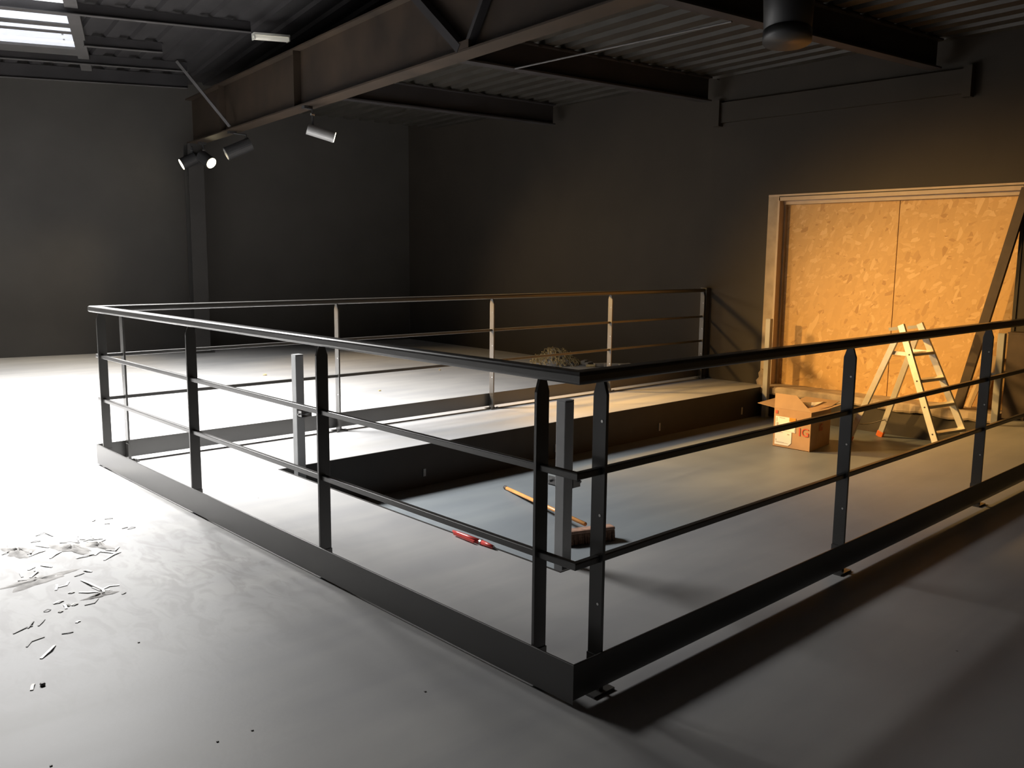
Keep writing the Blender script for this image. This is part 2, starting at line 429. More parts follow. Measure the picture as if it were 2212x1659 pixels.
# purlins of the left roof
def purlin(label, sa, sb, t, tb=None, h=.13, mat='purlin'):
    tb = t if tb is None else tb
    za = roof_z(sa, t)-h; zb = roof_z(sb, tb)-h
    e = empty('roof_purlin', label, 'purlin', UW(sa, t, za))
    obj('bottom_flange', MB().bar(UW(sa, t, za+.004), UW(sb, tb, zb+.004), .06, .008, W), mat, e)
    obj('web', MB().bar(UW(sa, t, za+h/2), UW(sb, tb, zb+h/2), .006, h-.01, W), 'roof', e)
purlin('dark roof purlin running from the top of the rooflight to the small batten lamp', -7, 2.15, 8.6)
purlin('dark roof purlin just right of the lower corner of the rooflight', .55, 1.45, 9.8, mat='purlin')
purlin('dark roof purlin below the rooflight, second from the far wall', -7, 2.0, 10.65)
purlin('dark roof purlin lowest in view, running close along the far wall', -7, 2.2, 11.35, h=.19)
purlin('dark roof purlin nearest the viewer at the top of the left roof', -7, 2.15, 6.9)
obj('fly_brace', MB().bar(UW(2.150, 9.46, 3.085), UW(1.64, 9.86, 3.88), .035, .035), 'purlin', rb)

# rooflight: ribbed translucent strips framed in grey
sk = empty('rooflight', 'bright ribbed translucent rooflight in the dark roof, top left corner', 'skylight', UW(0, 9.6, 4.02))
t0, t1 = 8.953, 10.264
def sR(f): return .237+.314*f
def P(f, s, dz=0): t = t0+(t1-t0)*f; return UW(s, t, roof_z(s, t)-.025+dz)
LEFT = -1.9
def strip(name, f0, f1, mat, dz0=0, dz1=0):
    obj(name, MB().quad(P(f0, LEFT, dz0), P(f0, sR(f0), dz0), P(f1, sR(f1), dz1), P(f1, LEFT, dz1)), mat, sk)
def glaz(f0, f1, dz=-.02):
    mb = MB(); a, b_, c, d = P(f0, LEFT, dz), P(f0, sR(f0), dz), P(f1, sR(f1), dz), P(f1, LEFT, dz)
    up = V((0, 0, .03)); mb.hexa([a, b_, c, d, a+up, b_+up, c+up, d+up]); obj('glazing_bar', mb, 'purlin', sk)
strip('translucent_strip', -.70, -.34, 'sky_panel'); strip('translucent_strip', -.34, -.24, 'sky_hot'); strip('translucent_strip', -.24, -.05, 'sky_panel')
glaz(-.06, .01); strip('translucent_strip', 0, .27, 'sky_panel'); glaz(.27, .35); strip('translucent_strip', .34, .49, 'sky_panel', 0, -.01)
glaz(.48, .54); strip('translucent_strip', .53, .81, 'sky_panel'); strip('translucent_strip', .81, .88, 'sky_hot'); strip('translucent_strip', .88, 1.0, 'sky_panel')
def flange(fa, fb, o0, o1, name='frame_flange'):
    mb = MB(); dz = -.04
    pts = [P(fa, sR(fa)+o0, dz), P(fa, sR(fa)+o1, dz), P(fb, sR(fb)+o1, dz), P(fb, sR(fb)+o0, dz)]
    up = V((0, 0, .06)); mb.hexa(pts+[p+up for p in pts]); obj(name, mb, 'purlin', sk)
flange(-.75, 1.75, -.002, .13)
mb = MB(); pts = [P(1.0, LEFT, -.03), P(1.0, sR(1), -.03), P(1.22, sR(1.22), -.03), P(1.22, LEFT, -.03)]
mb.hexa(pts+[p+V((0, 0, .05)) for p in pts]); obj('frame_flange', mb, 'purlin', sk)
for f in (.60, .76): obj('rivet', MB().tube([P(f, sR(f)-.11, -.012), P(f, sR(f)-.11, 0)], .012, 8), 'grey', sk)

# joists carrying the flat deck
for t, lab in ((2.72, 'dark steel joist under the deck, the nearer one reaching the wall over the ladder'),
               (5.30, 'dark steel joist under the ribbed deck, the farther one behind the first'),
               (.14, 'dark steel joist under the deck at the top right corner'),
               (7.9, 'dark steel joist under the deck deep in the shadow near the far corner')):
    j = beam_thing('deck_joist', lab, 'joist', UW(SB+.12, t, 3.30), UW({.14: 7.10, 2.72: 6.78, 5.30: 6.44, 7.9: 6.18}[t], t, 3.30), W, .275, .13, 'roof')
    k = 0
    s = SB+1.6
    while s < 6.6:
        if t in (2.72, 5.30, .14): obj('joist_plate', MB().box(-.022, .022, -.004, .004, -.008, .008) if False else MB().bar(UW(s, t-.068, 3.556), UW(s+.045, t-.068, 3.556), .006, .014, W), 'deck', j)  # row of small paler plates set along the top of the joist
        s += .265
# steel plate along the wall between the joists
tag(obj('wall_beam', MB().box(WX-.05, WX, 1.6, 4.38, 3.06, 3.29).box(WX-.09, WX, 1.55, 1.63, 3.02, 3.31).box(WX-.09, WX, 4.36, 4.44, 3.02, 3.31), 'wall_r'),
    'dark steel plate fixed flat on the wall high above the boarded opening', 'beam')
# thin pipe under the deck
tag(obj('ceiling_pipe', MB().tube([UW(4.15, 5.15, 3.27), UW(4.6, 1.2, 3.27)], .012, 8) if False else MB().tube([(4.05, 4.62, 3.26), (4.05, 2.2, 3.26)], .008, 8), 'purlin'),
    'thin pipe running under the ribbed deck beside the roof beam', 'pipe')
# hanging round duct end
dd = empty('hanging_duct', 'dark grey round duct end hanging down from the deck, top right', 'duct', (3.62, 1.47, 3.585))
obj('duct_tube', MB().tube([(3.70, 1.52, 3.58), (3.62, 1.47, 2.93)], .185, 32, .155), 'lampblack', dd, smooth=True)
obj('end_collar', MB().tube([(3.628, 1.475, 2.99), (3.618, 1.469, 2.92)], .162, 32), 'lampblack', dd, smooth=True)

# ================================================================ LAMPS
def lamp(label, c, d, r, ln, body, lens, top, group=None):
    c = V(c); d = V(d).normalized(); top = V(top)
    e = empty('spotlight', label, 'lamp', top, group)
    tail = c-d*ln/2; front = c+d*ln/2
    obj('lamp_body', MB().tube([tail, tail+d*.015, front], r, 24), body, e, smooth=False)
    obj('lamp_rim', MB().tube([front-d*.02, front+d*.004], r*1.04, 24), body, e)
    obj('lens', MB().tube([front+d*.004, front+d*.008], r*.90, 24), lens, e)
    arm_end = tail+d*.06
    obj('mounting_plate', MB().box(top.x-.05, top.x+.05, top.y-.03, top.y+.03, top.z-.03, top.z), body if body != 'lampbody' else 'lampblack', e)
    obj('arm', MB().tube([top-V((0, 0, .02)), V((arm_end.x, arm_end.y, top.z-.05)), arm_end], .012, 8), 'lampblack', e)
    obj('pivot_knob', MB().tube([V((arm_end.x, arm_end.y, top.z-.10))-V((.02, 0, 0)), V((arm_end.x, arm_end.y, top.z-.10))+V((.02, 0, 0))], .014, 8), 'grey2', e)
    return e
lamp('lit spotlight by the column, the left one of the lit pair', (3.52, 10.95, 2.80), (-.853, .252, -.466), .085, .22, 'lampblack', 'lit', (3.59, 10.96, 3.05))
lamp('lit spotlight by the column, the right one of the lit pair', (3.68, 10.72, 2.82), (.282, -.819, -.50), .085, .22, 'lampblack', 'lit', (3.60, 10.66, 3.05))
lamp('unlit black spotlight showing its pale lens, next to the lit pair', (3.42, 9.17, 2.82), (-.85, .30, -.43), .085, .34, 'lampblack', 'lens_off', (3.40, 9.30, 3.05))
lamp('grey cylindrical spotlight turned away, hanging highest and nearest on the roof beam', (3.15, 6.70, 2.76), (.84, -.50, -.27), .058, .29, 'lampbody', 'lit', (3.08, 6.85, 3.05))
bt = empty('batten_lamp', 'small white batten lamp under the roof purlin beside the beam', 'lamp', UW(2.15, 8.5, 4.0))
a_, b_ = V((3.14, 8.14, 3.985)), V((3.57, 8.08, 4.015))
obj('diffuser', MB().bar(a_, b_, .085, .045).bevel(.012, 2), 'tube', bt)
obj('housing', MB().bar(a_+V((0, 0, .035)), b_+V((0, 0, .035)), .10, .025), 'batten', bt)
for p, q in ((a_, a_+(b_-a_)*.03), (b_-(b_-a_)*.03, b_)):
    obj('end_cap', MB().bar(p, q, .095, .055), 'batten', bt)

# ================================================================ BOARDED OPENING
ob = empty('board_infill', 'wide wall opening closed with two tall strand boards', 'boarding', (7.33, 2.3, .02))
SEAM = 2.24
obj('strand_board', MB().box(7.33, 7.348, SEAM+.004, OY1+.10, .02, OZ), 'osb', ob, label='left strand board panel')
obj('strand_board', MB().box(7.333, 7.351, OY0-.10, SEAM-.003, .02, OZ), 'osb', ob, label='right strand board panel')
obj('head_rail', MB().box(7.27, 7.335, OY0, OY1, 2.085, OZ), 'metal_frame', ob)
obj('side_rail', MB().box(7.29, 7.335, OY1-.035, OY1+.02, .02, 2.09), 'plaster', ob)
# frame on the wall face: bare plaster jamb band, thin steel edge and head
struct(obj('trim_3', MB().box(WX-.004, WX+.10, OY1, OY1+.135, PZ+.25, 2.185), 'plaster'))
struct(obj('trim_4', MB().box(WX-.010, WX+.14, OY1-.012, OY1+.012, -.02, 2.16), 'metal_frame'))
struct(obj('trim_5', MB().box(WX-.010, WX+.135, OY0, OY1, 2.125, 2.165).box(WX-.006, WX+.03, OY0, OY1+.135, 2.175, 2.195), 'metal_frame'))
struct(obj('trim_6', MB().box(WX-.01, WX+.13, OY0-.03, OY0, 0, 2.165), 'wall_r'))
# chipped plaster lump at the jamb foot
mb = MB(); mb.prism([(3.60, 0), (3.72, 0), (3.735, .05), (3.70, .09), (3.71, .14), (3.67, .19), (3.62, .16)], WX-.02, WX+.01, 'x')
struct(obj('trim_7', mb, 'sill'))
# dark steel plate right of the opening
dp = empty('steel_plate_post', 'dark brown steel guard plate standing right of the boarded opening', 'plate', (7.0, .93, 0))
obj('plate', MB().box(6.98, 7.16, .80, .99, 0, .80), 'plank', dp)
obj('cap', MB().box(6.975, 7.165, .795, .995, .80, .812), 'plank', dp)
# leaning pole
po = empty('leaning_pole', 'dark brown square pole leaning in the right side of the boarded opening', 'pole', (7.13, 1.42, .022))
obj('pole_shaft', MB().bar((7.11, 1.43, .03), (7.165, 1.0, 2.14), .085, .05, (0, 1, 0)), 'plank', po)
# pale offcut boards behind the pole
for i, (y0, y1, z1, x, lab) in enumerate(((1.21, 1.28, .55, 7.30, 'narrow pale board standing behind the leaning pole, the taller one'),
                                          (1.33, 1.39, .33, 7.29, 'short pale board standing behind the foot of the leaning pole'))):
    tag(obj('timber_offcut', MB().bar((x-.03, (y0+y1)/2+.03, .022), (x, (y0+y1)/2-.06, z1), y1-y0, .018, (0, 1, 0)), 'board', origin=(x, y0, .022)), lab, 'board')

# ================================================================ GUARD RAILING
rl = empty('guard_railing', 'glossy black steel guard railing round three sides of the pit', 'railing', (0, 0, 0))
YF = 4.513; XE = 7.14
k = math.sqrt(.5)
def side_paths(c):
    """centre line at distance c inside the outer face; each side as its own mitred piece"""
    return {'right': [(XE, c, 0, 1), (c, c, 1, 1)], 'left': [(c, c, 1, 1), (c, YF-c, 1, -1)], 'far': [(c, YF-c, 1, -1), (XE, YF-c, 0, -1)]}
def rr(w_, z0, z1, r):
    """rounded rectangular profile"""
    pts = []
    for cx, cz, a0 in ((w_/2-r, z1-r, 0), (-w_/2+r, z1-r, 90), (-w_/2+r, z0+r, 180), (w_/2-r, z0+r, 270)):
        for a in (0, 30, 60, 90): pts.append((cx+r*math.cos(math.radians(a0+a)), cz+r*math.sin(math.radians(a0+a))))
    return pts
hr = rr(.060, 1.062, 1.104, .012)
for nm, pth in side_paths(.026).items(): obj('handrail', MB().sweep(pth, hr), 'black', rl, smooth=False)
for zc in (.764, .465):
    for nm, pth in side_paths(.034).items(): obj('mid_rail', MB().sweep(pth, rr(.024, zc-.012, zc+.012, .004)), 'black', rl)
for nm, pth in side_paths(.004).items(): obj('toe_board', MB().sweep(pth, rr(.008, .009 if nm == 'left' else .024, .147, .0025)), 'black', rl)
# posts: flat bars, pointed at the top, wide face across the run
def post_mesh(across):
    mb = MB(); hw = .029; th = .0065
    poly = [(-hw, .006), (hw, .006), (hw, 1.018), (.012, 1.062), (.012, 1.072), (-.012, 1.072), (-.012, 1.062), (-hw, 1.018)]
    if across == 'x': mb.prism(poly, -th, th, 'y')
    else: mb.prism(poly, -th, th, 'x')
    mb.bevel(.0012, 1)
    me = mb.mesh('post'); me.materials.append(M['black']); return me
def screw_mesh(across):
    mb = MB()
    if across == 'x': mb.tube([(0, -.0085, 0), (0, .0085, 0)], .0048, 10)
    else: mb.tube([(-.0085, 0, 0), (.0085, 0, 0)], .0048, 10)
    me = mb.mesh('screw'); me.materials.append(M['screw']); return me
def plate_mesh(a, out):
    """floor plate, its outer edge level with the toe board; two bolts on the inner side (out: sign of the outward direction)"""
    mb = MB(); o, i_ = (.020 if a == 'x' else .046), -.062
    def B(u0, u1, v0, v1, z0, z1):
        v0, v1 = sorted((v0*out, v1*out))
        if a == 'x': mb.box(v0, v1, u0, u1, z0, z1)
        else: mb.box(u0, u1, v0, v1, z0, z1)
    B(-.052, .052, i_, o, 0, .008)
    B(-.010, .010, -.03, .03, .008, .13)
    for u in (-.033, .033): B(u-.008, u+.008, -.052, -.036, .008, .020)
    me = mb.mesh('foot_plate'); me.materials.append(M['black']); return me
PM = {a: post_mesh(a) for a in 'xy'}; SM = {a: screw_mesh(a) for a in 'xy'}; FM = {(a, o): plate_mesh(a, o) for a in 'xy' for o in (-1, 1)}
def post(x, y, a, zs=(.93, .615, .31)):
    p = inst('post', PM[a], rl, (x, y, 0))
    for z in zs:
        off = (.004, 0) if a == 'x' else (0, .004)
        inst('screw', SM[a], p, (x+(-.012 if a == 'x' else 0), y+(-.012 if a == 'y' else 0), z))
    inst('foot_plate', FM[(a, 1 if y > 2 and a == 'y' else -1)], p, (x, y, 0))
for y in (.200, 1.578, 2.960, 4.40): post(.038, y, 'x', ())
for x in (.148, 1.866, 3.600, 5.33, 7.05): post(x, .038, 'y')
for x in (.200, 1.922, 3.645, 5.378): post(x, YF-.038, 'y')
post(7.10, YF-.038, 'y')
obj('wall_plate', MB().box(7.12, 7.198, YF-.075, YF+.01, .02, 1.115), 'black', rl)

# ================================================================ GREY BARRIER POSTS
def barrier(label, x, y, sx, sy):
    e = empty('barrier_post', label, 'post', (x, y, PZ))
    h = .030
    obj('post_tube', MB().box(x-h, x+h, y-h, y+h, PZ+.008, .792).bevel(.004, 2), 'grey', e)
    obj('post_cap', MB().box(x-h+.001, x+h-.001, y-h+.001, y+h-.001, .792, .798), 'grey', e)
    obj('base_plate', MB().box(x-.03, x+.05, y-.03, y+.03, PZ, PZ+.008), 'grey', e)
    # U-shaped latch with its bolt, open towards the neighbouring post
    lz = .40
    br = MB()
    for dx, dy in ((1, 0), (0, sy)):
        if dx: br.box(x+h, x+h+.055, y-.028, y-.023, lz-.03, lz+.03).box(x+h, x+h+.055, y+.023, y+.028, lz-.03, lz+.03).box(x+h, x+h+.004, y-.028, y+.028, lz-.03, lz+.03)
    la = obj('latch', br, 'grey2', e)
    obj('bolt', MB().tube([(x+h+.038, y-.045, lz), (x+h+.038, y+.045, lz)], .007, 10), 'grey2', la)
    b2 = MB().box(x-.024, x+.024, min(y+sy*h, y+sy*(h+.05)), max(y+sy*h, y+sy*(h+.05)), lz-.022, lz-.018)
    b2.box(x-.024, x-.02, min(y+sy*h, y+sy*(h+.05)), max(y+sy*h, y+sy*(h+.05)), lz-.022, lz+.022)
    lb = obj('latch', b2, 'grey2', e)
    obj('bolt', MB().tube([(x-.04, y+sy*(h+.03), lz), (x+.04, y+sy*(h+.03), lz)], .006, 10), 'grey2', lb)
barrier('square grey barrier post nearest the viewer, at the near corner of the pit', .975, .977, 1, 1)
barrier('square grey barrier post at the brightly lit left corner of the pit', .975, 3.455, 1, -1)
barrier('square grey barrier post by the wall beside the cardboard box', 7.02-.055, 3.47, -1, -1)
barrier('square grey barrier post by the wall beside the leaning pole', 7.02-.03, 1.045, -1, 1)

# ================================================================ THINGS IN THE PIT
# cardboard box
bx = empty('cardboard_box', 'open brown cardboard box with white shipping labels on the pit floor', 'box', (5.60, 2.17, PZ))
c0 = V((5.597, 2.175, PZ)); f = V((0, 1, 0)); g = V((.985, .17, 0)); f = V((.0, .385, 0)); g = V((.50, .06, 0)); H = .375
# front face: c0 -> c0+f, right face: c0 -> c0+g
def wallq(p, q, z0, z1, th=.004):
    p = V(p); q = V(q); n = (q-p).cross(V((0, 0, 1))).normalized()*th
    return MB().hexa([p+V((0, 0, z0)), q+V((0, 0, z0)), q+n+V((0, 0, z0)), p+n+V((0, 0, z0)), p+V((0, 0, z1)), q+V((0, 0, z1)), q+n+V((0, 0, z1)), p+n+V((0, 0, z1))])
corn = [c0, c0+f, c0+f+g, c0+g]
for i in range(4):
    obj('side_panel', wallq(corn[i], corn[(i+1) % 4], 0, H), 'card', bx)
obj('bottom_panel', MB().hexa([c+V((0, 0, .001)) for c in corn]+[c+V((0, 0, .006)) for c in corn]), 'card_in', bx)
def flap(p, q, out, rise, ln, name='flap', inset=.01, cut=0):
    p = V(p)+V((0, 0, H)); q = V(q)+V((0, 0, H)); o = V(out).normalized()*math.sqrt(max(0, ln*ln-rise*rise)); up = V((0, 0, rise)); d = (q-p).normalized()*inset
    th = V((0, 0, .004))
    a, b_, c_, d_ = p, q, q+o+up-d, p+o+up+d+(q-p).normalized()*cut
    obj(name, MB().hexa([a, b_, c_, d_, a+th, b_+th, c_+th, d_+th]), 'card_in', bx)
# front flap stands up, leaning inward a little; side flaps spread out
flap(corn[0], corn[1], (.5, .28, 0), .125, .165, inset=.0, cut=.16)
flap(corn[1], corn[2], (0, 1, 0), .02, .19)
flap(corn[3], corn[0], (0.1, -1, 0), .055, .17)
flap(corn[2], corn[3], (1, 0, 0), .03, .19)
# plastic film spilling over the far right corner
mb = MB()
fp = [(5.72, 2.25, H+.03), (5.86, 2.20, H+.075), (6.02, 2.24, H+.05), (6.05, 2.36, H-.01), (5.80, 2.42, H-.03), (5.70, 2.34, H+.07)]
ctr = mb.bm.verts.new((5.86, 2.32, PZ+H+.055)); vv = [mb.bm.verts.new((x, y, PZ+z)) for x, y, z in fp]
for i in range(6): mb.bm.faces.new((ctr, vv[i], vv[(i+1) % 6]))
obj('plastic_liner', mb, 'poly', bx)
# labels on the front face, x slightly proud of the face
fx = 5.5955
def on_front(name, u0, u1, v0, v1, mat, dx=.0, clip=0, parent=bx):
    """u measured from the left edge of the front face seen from outside, v from the bottom"""
    ya, yb = 2.56-u0, 2.56-u1; x = fx-.001-dx
    if clip:
        pts = [(ya, PZ+v0), (yb+clip, PZ+v0), (yb, PZ+v0+clip), (yb, PZ+v1), (ya, PZ+v1)]
        return obj(name, MB().prism(pts, x-.0008, x, 'x'), mat, parent)
    return obj(name, MB().box(x-.0008, x, yb, ya, PZ+v0, PZ+v1), mat, parent)
l1 = on_front('shipping_label', .020, .195, .025, .160, 'paper', clip=.03)
l2 = on_front('shipping_label', .020, .232, .160, .300, 'paper', .0003)
on_front('printed_patch', .165, .232, .262, .300, 'orange', .0016, parent=l2)
for a_, b_, c_, d_ in ((.06, .12, .285, .291), (.03, .036, .25, .29), (.03, .05, .21, .24), (.222, .226, .165, .2), (.03, .21, .164, .166)):
    on_front('print_mark', a_, b_, c_, d_, 'grey_print', .0016, parent=l2)
for a_, b_, c_, d_ in ((.03, .16, .045, .048), (.15, .17, .13, .14), (.03, .035, .06, .08), (.03, .10, .145, .149), (.03, .12, .052, .054)):
    on_front('print_mark', a_, b_, c_, d_, 'grey_print', .0016, parent=l1)
on_front('red_stamp', .014, .040, .325, .355, 'red', .0005)
def text_on(parent, body, size, loc, rot, mat, name='lettering'):
    cu = bpy.data.curves.new('t', 'FONT'); cu.body = body; cu.size = size; cu.extrude = .0004
    to = bpy.data.objects.new('t', cu); COL.objects.link(to)
    dg = bpy.context.evaluated_depsgraph_get(); me = bpy.data.meshes.new_from_object(to.evaluated_get(dg))
    bpy.data.objects.remove(to); me.materials.clear(); me.materials.append(M[mat])
    o = link(bpy.data.objects.new(name, me), parent, loc); o.rotation_euler = rot
    return o
text_on(bx, 'IG', .115, (fx-.003, 2.56-.262, PZ+.140), (math.radians(90), 0, math.radians(-90)), 'red')
ga = math.atan2(.06, .50)
text_on(bx, 'IG', .095, (5.597+.20, 2.175+.024-.006, PZ+.17), (math.radians(90), 0, ga), 'red')

# step ladder
ld = empty('step_ladder', 'aluminium step ladder with orange feet standing open on the pit floor', 'ladder', (6.6, 1.7, PZ))
RN, RF = V((6.40, 2.19, PZ)), V((6.86, 2.08, PZ))       # rear feet, near and far
FN, FF = V((6.17, 1.20, PZ)), V((6.66, 1.10, PZ))       # front feet
TN, TF = V((6.275, 1.69, .87)), V((6.63, 1.665, .87))   # stile tops
acr = (TF-TN).normalized()
zr = .76
HN = TN+(FN-TN)*((.87-zr)/(.87-PZ)); HF = TF+(FF-TF)*((.87-zr)/(.87-PZ))
HNr = HN+V((.0, .07, 0)); HFr = HF+V((.0, .07, 0))
for nm, a_, b_ in (('front_stile', FN, TN), ('front_stile', FF, TF)):
    obj(nm, MB().bar(a_, b_, .028, .062, acr).bevel(.003, 1), 'alu', ld)
for a_, b_ in ((RN, HNr), (RF, HFr)):
    lg = obj('rear_leg', MB().bar(a_+(b_-a_)*.03, b_, .026, .058, acr).bevel(.003, 1), 'alu', ld)
    obj('rubber_foot', MB().bar(a_, a_+(b_-a_)*.055, .036, .070, acr).bevel(.006, 2), 'orange_foot', lg)
def at_z(a_, b_, z): return a_+(b_-a_)*((z-a_.z)/(b_.z-a_.z))
for i, z in enumerate((-.10, .135, .365, .60)):
    p, q = at_z(FN, TN, z), at_z(FF, TF, z)
    st = obj('step', MB().bar(p+acr*.014, q-acr*.014, .080, .028, (0, 1, 0)).bevel(.003, 1), 'alu', ld)
    dn_ = V((-.016, 0, 0)); obj('screw', MB().tube([p-acr*.016, p-acr*.013], .008, 10), 'dark_cap', st)
p, q = at_z(FN, TN, -.27), at_z(FF, TF, -.27)
obj('step', MB().bar(p+acr*.014, q-acr*.014, .060, .022, (0, 1, 0)), 'alu', ld)
# platform and hinge spacers
pa, pb = at_z(FN, TN, .60), at_z(RN, HNr, .60)
obj('spreader_plate', MB().bar(pa+acr*.02, pb+acr*.02, .004, .035, acr), 'alu', ld)
pa, pb = at_z(FF, TF, .60), at_z(RF, HFr, .60)
obj('spreader_plate', MB().bar(pa-acr*.02, pb-acr*.02, .004, .035, acr), 'alu', ld)
obj('platform', MB().bar((HN+HNr)/2+V((0, 0, -.01)), (HF+HFr)/2+V((0, 0, -.01)), .14, .02, (0, 1, 0)), 'alu', ld)
obj('top_handle', MB().bar(TN+V((0, .0, -.03)), TN+V((0, .11, -.05)), .02, .03, acr).bar(TF+V((0, 0, -.03)), TF+V((0, .11, -.05)), .02, .03, acr), 'grey', ld)
a_, b_ = at_z(RN, HNr, -.14), at_z(RF, HFr, -.14)
obj('cord', MB().tube([a_, a_*.75+b_*.25+V((0, 0, -.018)), a_*.5+b_*.5+V((0, 0, -.02)), a_*.25+b_*.75+V((0, 0, -.01)), b_, b_+V((.03, 0, -.03))], .006, 8), 'cord', ld, smooth=True)

# broom
br_ = empty('broom', 'push broom with orange wooden handle lying on the pit floor', 'broom', (2.06, 1.79, PZ))
ha, hb = V((2.525, 3.05, PZ+.016)), V((2.12, 1.86, PZ+.085))
obj('handle', MB().tube([ha, hb], .0135, 14), 'wood', br_, smooth=True)
obj('handle_tip', MB().tube([ha+(ha-hb).normalized()*.025, ha+(hb-ha).normalized()*.012], .0150, 14), 'dark_cap', br_, smooth=True)
hd = V((.937, -.35, 0)).normalized(); hn = V((hd.y, -hd.x, 0))
hc = V((2.055, 1.79, PZ))
pr = lambda z0, z1, o0, o1, half: MB().hexa([hc-hd*half+hn*o0+V((0, 0, z0)), hc+hd*half+hn*o0+V((0, 0, z0)), hc+hd*half+hn*o1+V((0, 0, z0)), hc-hd*half+hn*o1+V((0, 0, z0)),
                                             hc-hd*half+hn*o0+V((0, 0, z1)), hc+hd*half+hn*o0+V((0, 0, z1)), hc+hd*half+hn*o1+V((0, 0, z1)), hc-hd*half+hn*o1+V((0, 0, z1))])
obj('brush_block', pr(.064, .090, -.038, .038, .190).bevel(.011, 2), 'brush_block', br_)
mb = MB(); rnd = random.Random(5)
for i in range(34):
    for j in range(7):
        a = hc+hd*(-.18+.36*i/33)+hn*(-.032+.064*j/6)
        e_ = a+hd*rnd.uniform(-.008, .008)+hn*(rnd.uniform(-.010, .010)+(-.032+.064*j/6)*.25)
        mb.bar(a+V((0, 0, .066)), e_+V((0, 0, rnd.uniform(.0, .006))), .009, .010, hd)
stuff(obj('bristles', mb, 'bristle', br_))

# red tool on the pit edge
tl = empty('hand_tool', 'red tapered hand tool with a pale band lying on the pit edge', 'tool', (.87, 1.5, 0))
ta, tb = V((.872, 1.68, .014)), V((.862, 1.335, .012))
def tp(u): return ta+(tb-ta)*u
obj('tool_handle', MB().tube([tp(0), tp(.12), tp(.35), tp(.66)], .006, 12, .013), 'toolred', tl, smooth=True)
obj('band', MB().tube([tp(.66), tp(.70)], .0145, 12), 'screw', tl)
obj('tool_nose', MB().tube([tp(.70), tp(.85), tp(.96)], .013, 12, .008), 'toolred', tl, smooth=True)
obj('tip', MB().tube([tp(.96), tp(1.0)], .007, 10, .003), 'dark_cap', tl)
obj('lever', MB().bar(tp(.1)+V((-.02, 0, 0)), tp(.6)+V((-.024, 0, 0)), .010, .012), 'toolred', tl)

# ================================================================ LITTER
SEG = [[(-0.731,2.575),(-0.638,2.579)],[(-0.649,2.564),(-0.613,2.601),(-0.567,2.53)],[(-0.642,2.46),(-0.576,2.512),(-0.54,2.53)],[(-0.583,2.608),(-0.552,2.566),(-0.519,2.616)],[(-0.622,2.869),(-0.579,2.818),(-0.533,2.805)],[(-0.557,2.896),(-0.57,2.837)],[(-0.601,2.809),(-0.589,2.758)],[(-0.62,2.826),(-0.581,2.833)],[(-0.719,2.872),(-0.643,2.812)],[(-0.604,2.731),(-0.53,2.775)],[(-0.819,2.907),(-0.78,2.834)],[(-0.891,2.754),(-0.841,2.784),(-0.809,2.794)],[(-0.824,2.657),(-0.751,2.73)],[(-0.857,2.85),(-0.874,2.788),(-0.889,2.795)],[(-0.824,2.979),(-0.782,2.969)],[(-0.775,3.074),(-0.726,3.096),(-0.712,3.012)],[(-0.923,3.0),(-0.938,2.921)],[(-0.981,2.864),(-0.931,2.896)],[(-0.884,2.58),(-0.853,2.523)],[(-0.973,2.579),(-0.991,2.472)],[(-0.967,2.441),(-0.92,2.498),(-0.928,2.521)],[(-0.96,2.403),(-0.939,2.378)],[(-0.95,2.426),(-0.938,2.413)],[(-0.879,2.395),(-0.878,2.373)],[(-0.758,2.376),(-0.737,2.335)],[(-0.815,2.327),(-0.769,2.341)],[(-0.807,2.255),(-0.797,2.173),(-0.779,2.065),(-0.782,2.039)],[(-0.774,2.081),(-0.741,2.097),(-0.702,2.083)],[(-0.862,2.11),(-0.833,2.079),(-0.798,2.063)],[(-0.799,2.134),(-0.787,2.073),(-0.755,2.049)],[(-0.909,2.232),(-0.877,2.234),(-0.854,2.276)],[(-0.928,2.203),(-0.904,2.274)],[(-0.899,2.133),(-0.875,2.127)],[(-0.891,1.945),(-0.853,1.943),(-0.824,1.984)],[(-0.952,2.008),(-0.959,1.956)],[(-0.945,1.998),(-0.938,1.978)],[(-0.983,2.046),(-0.941,2.054)],[(-0.933,1.978),(-0.906,1.981)],[(-1.037,1.985),(-1.009,1.987)],[(-0.994,1.943),(-0.976,1.94)],[(-0.947,2.55),(-0.913,2.576)],[(-1.019,2.433),(-0.987,2.416)],[(-0.41,3.145),(-0.369,3.134)],[(-0.44,3.054),(-0.418,3.042)],[(-0.474,3.145),(-0.451,3.173)],[(-0.399,2.911),(-0.368,2.914)],[(-0.381,2.88),(-0.338,2.887)],[(-0.615,2.933),(-0.639,2.843)],[(-0.733,1.965),(-0.713,1.976)],[(-1.181,1.67),(-1.155,1.71),(-1.106,1.722)],[(-1.17,1.531),(-1.121,1.581),(-1.1,1.616)],[(-1.186,1.831),(-1.132,1.861),(-1.11,1.861)],[(-1.13,1.849),(-1.095,1.907)],[(-1.094,1.846),(-1.057,1.898)],[(-1.049,1.708),(-1.01,1.697)],[(-1.262,1.298),(-1.244,1.341)],[(-0.974,1.779),(-0.956,1.788)]]
GREY = {9, 8, 14, 15, 16, 17, 25, 33, 38, 41, 42, 43, 44, 45, 46, 47, 48, 49, 51, 52, 53, 54}
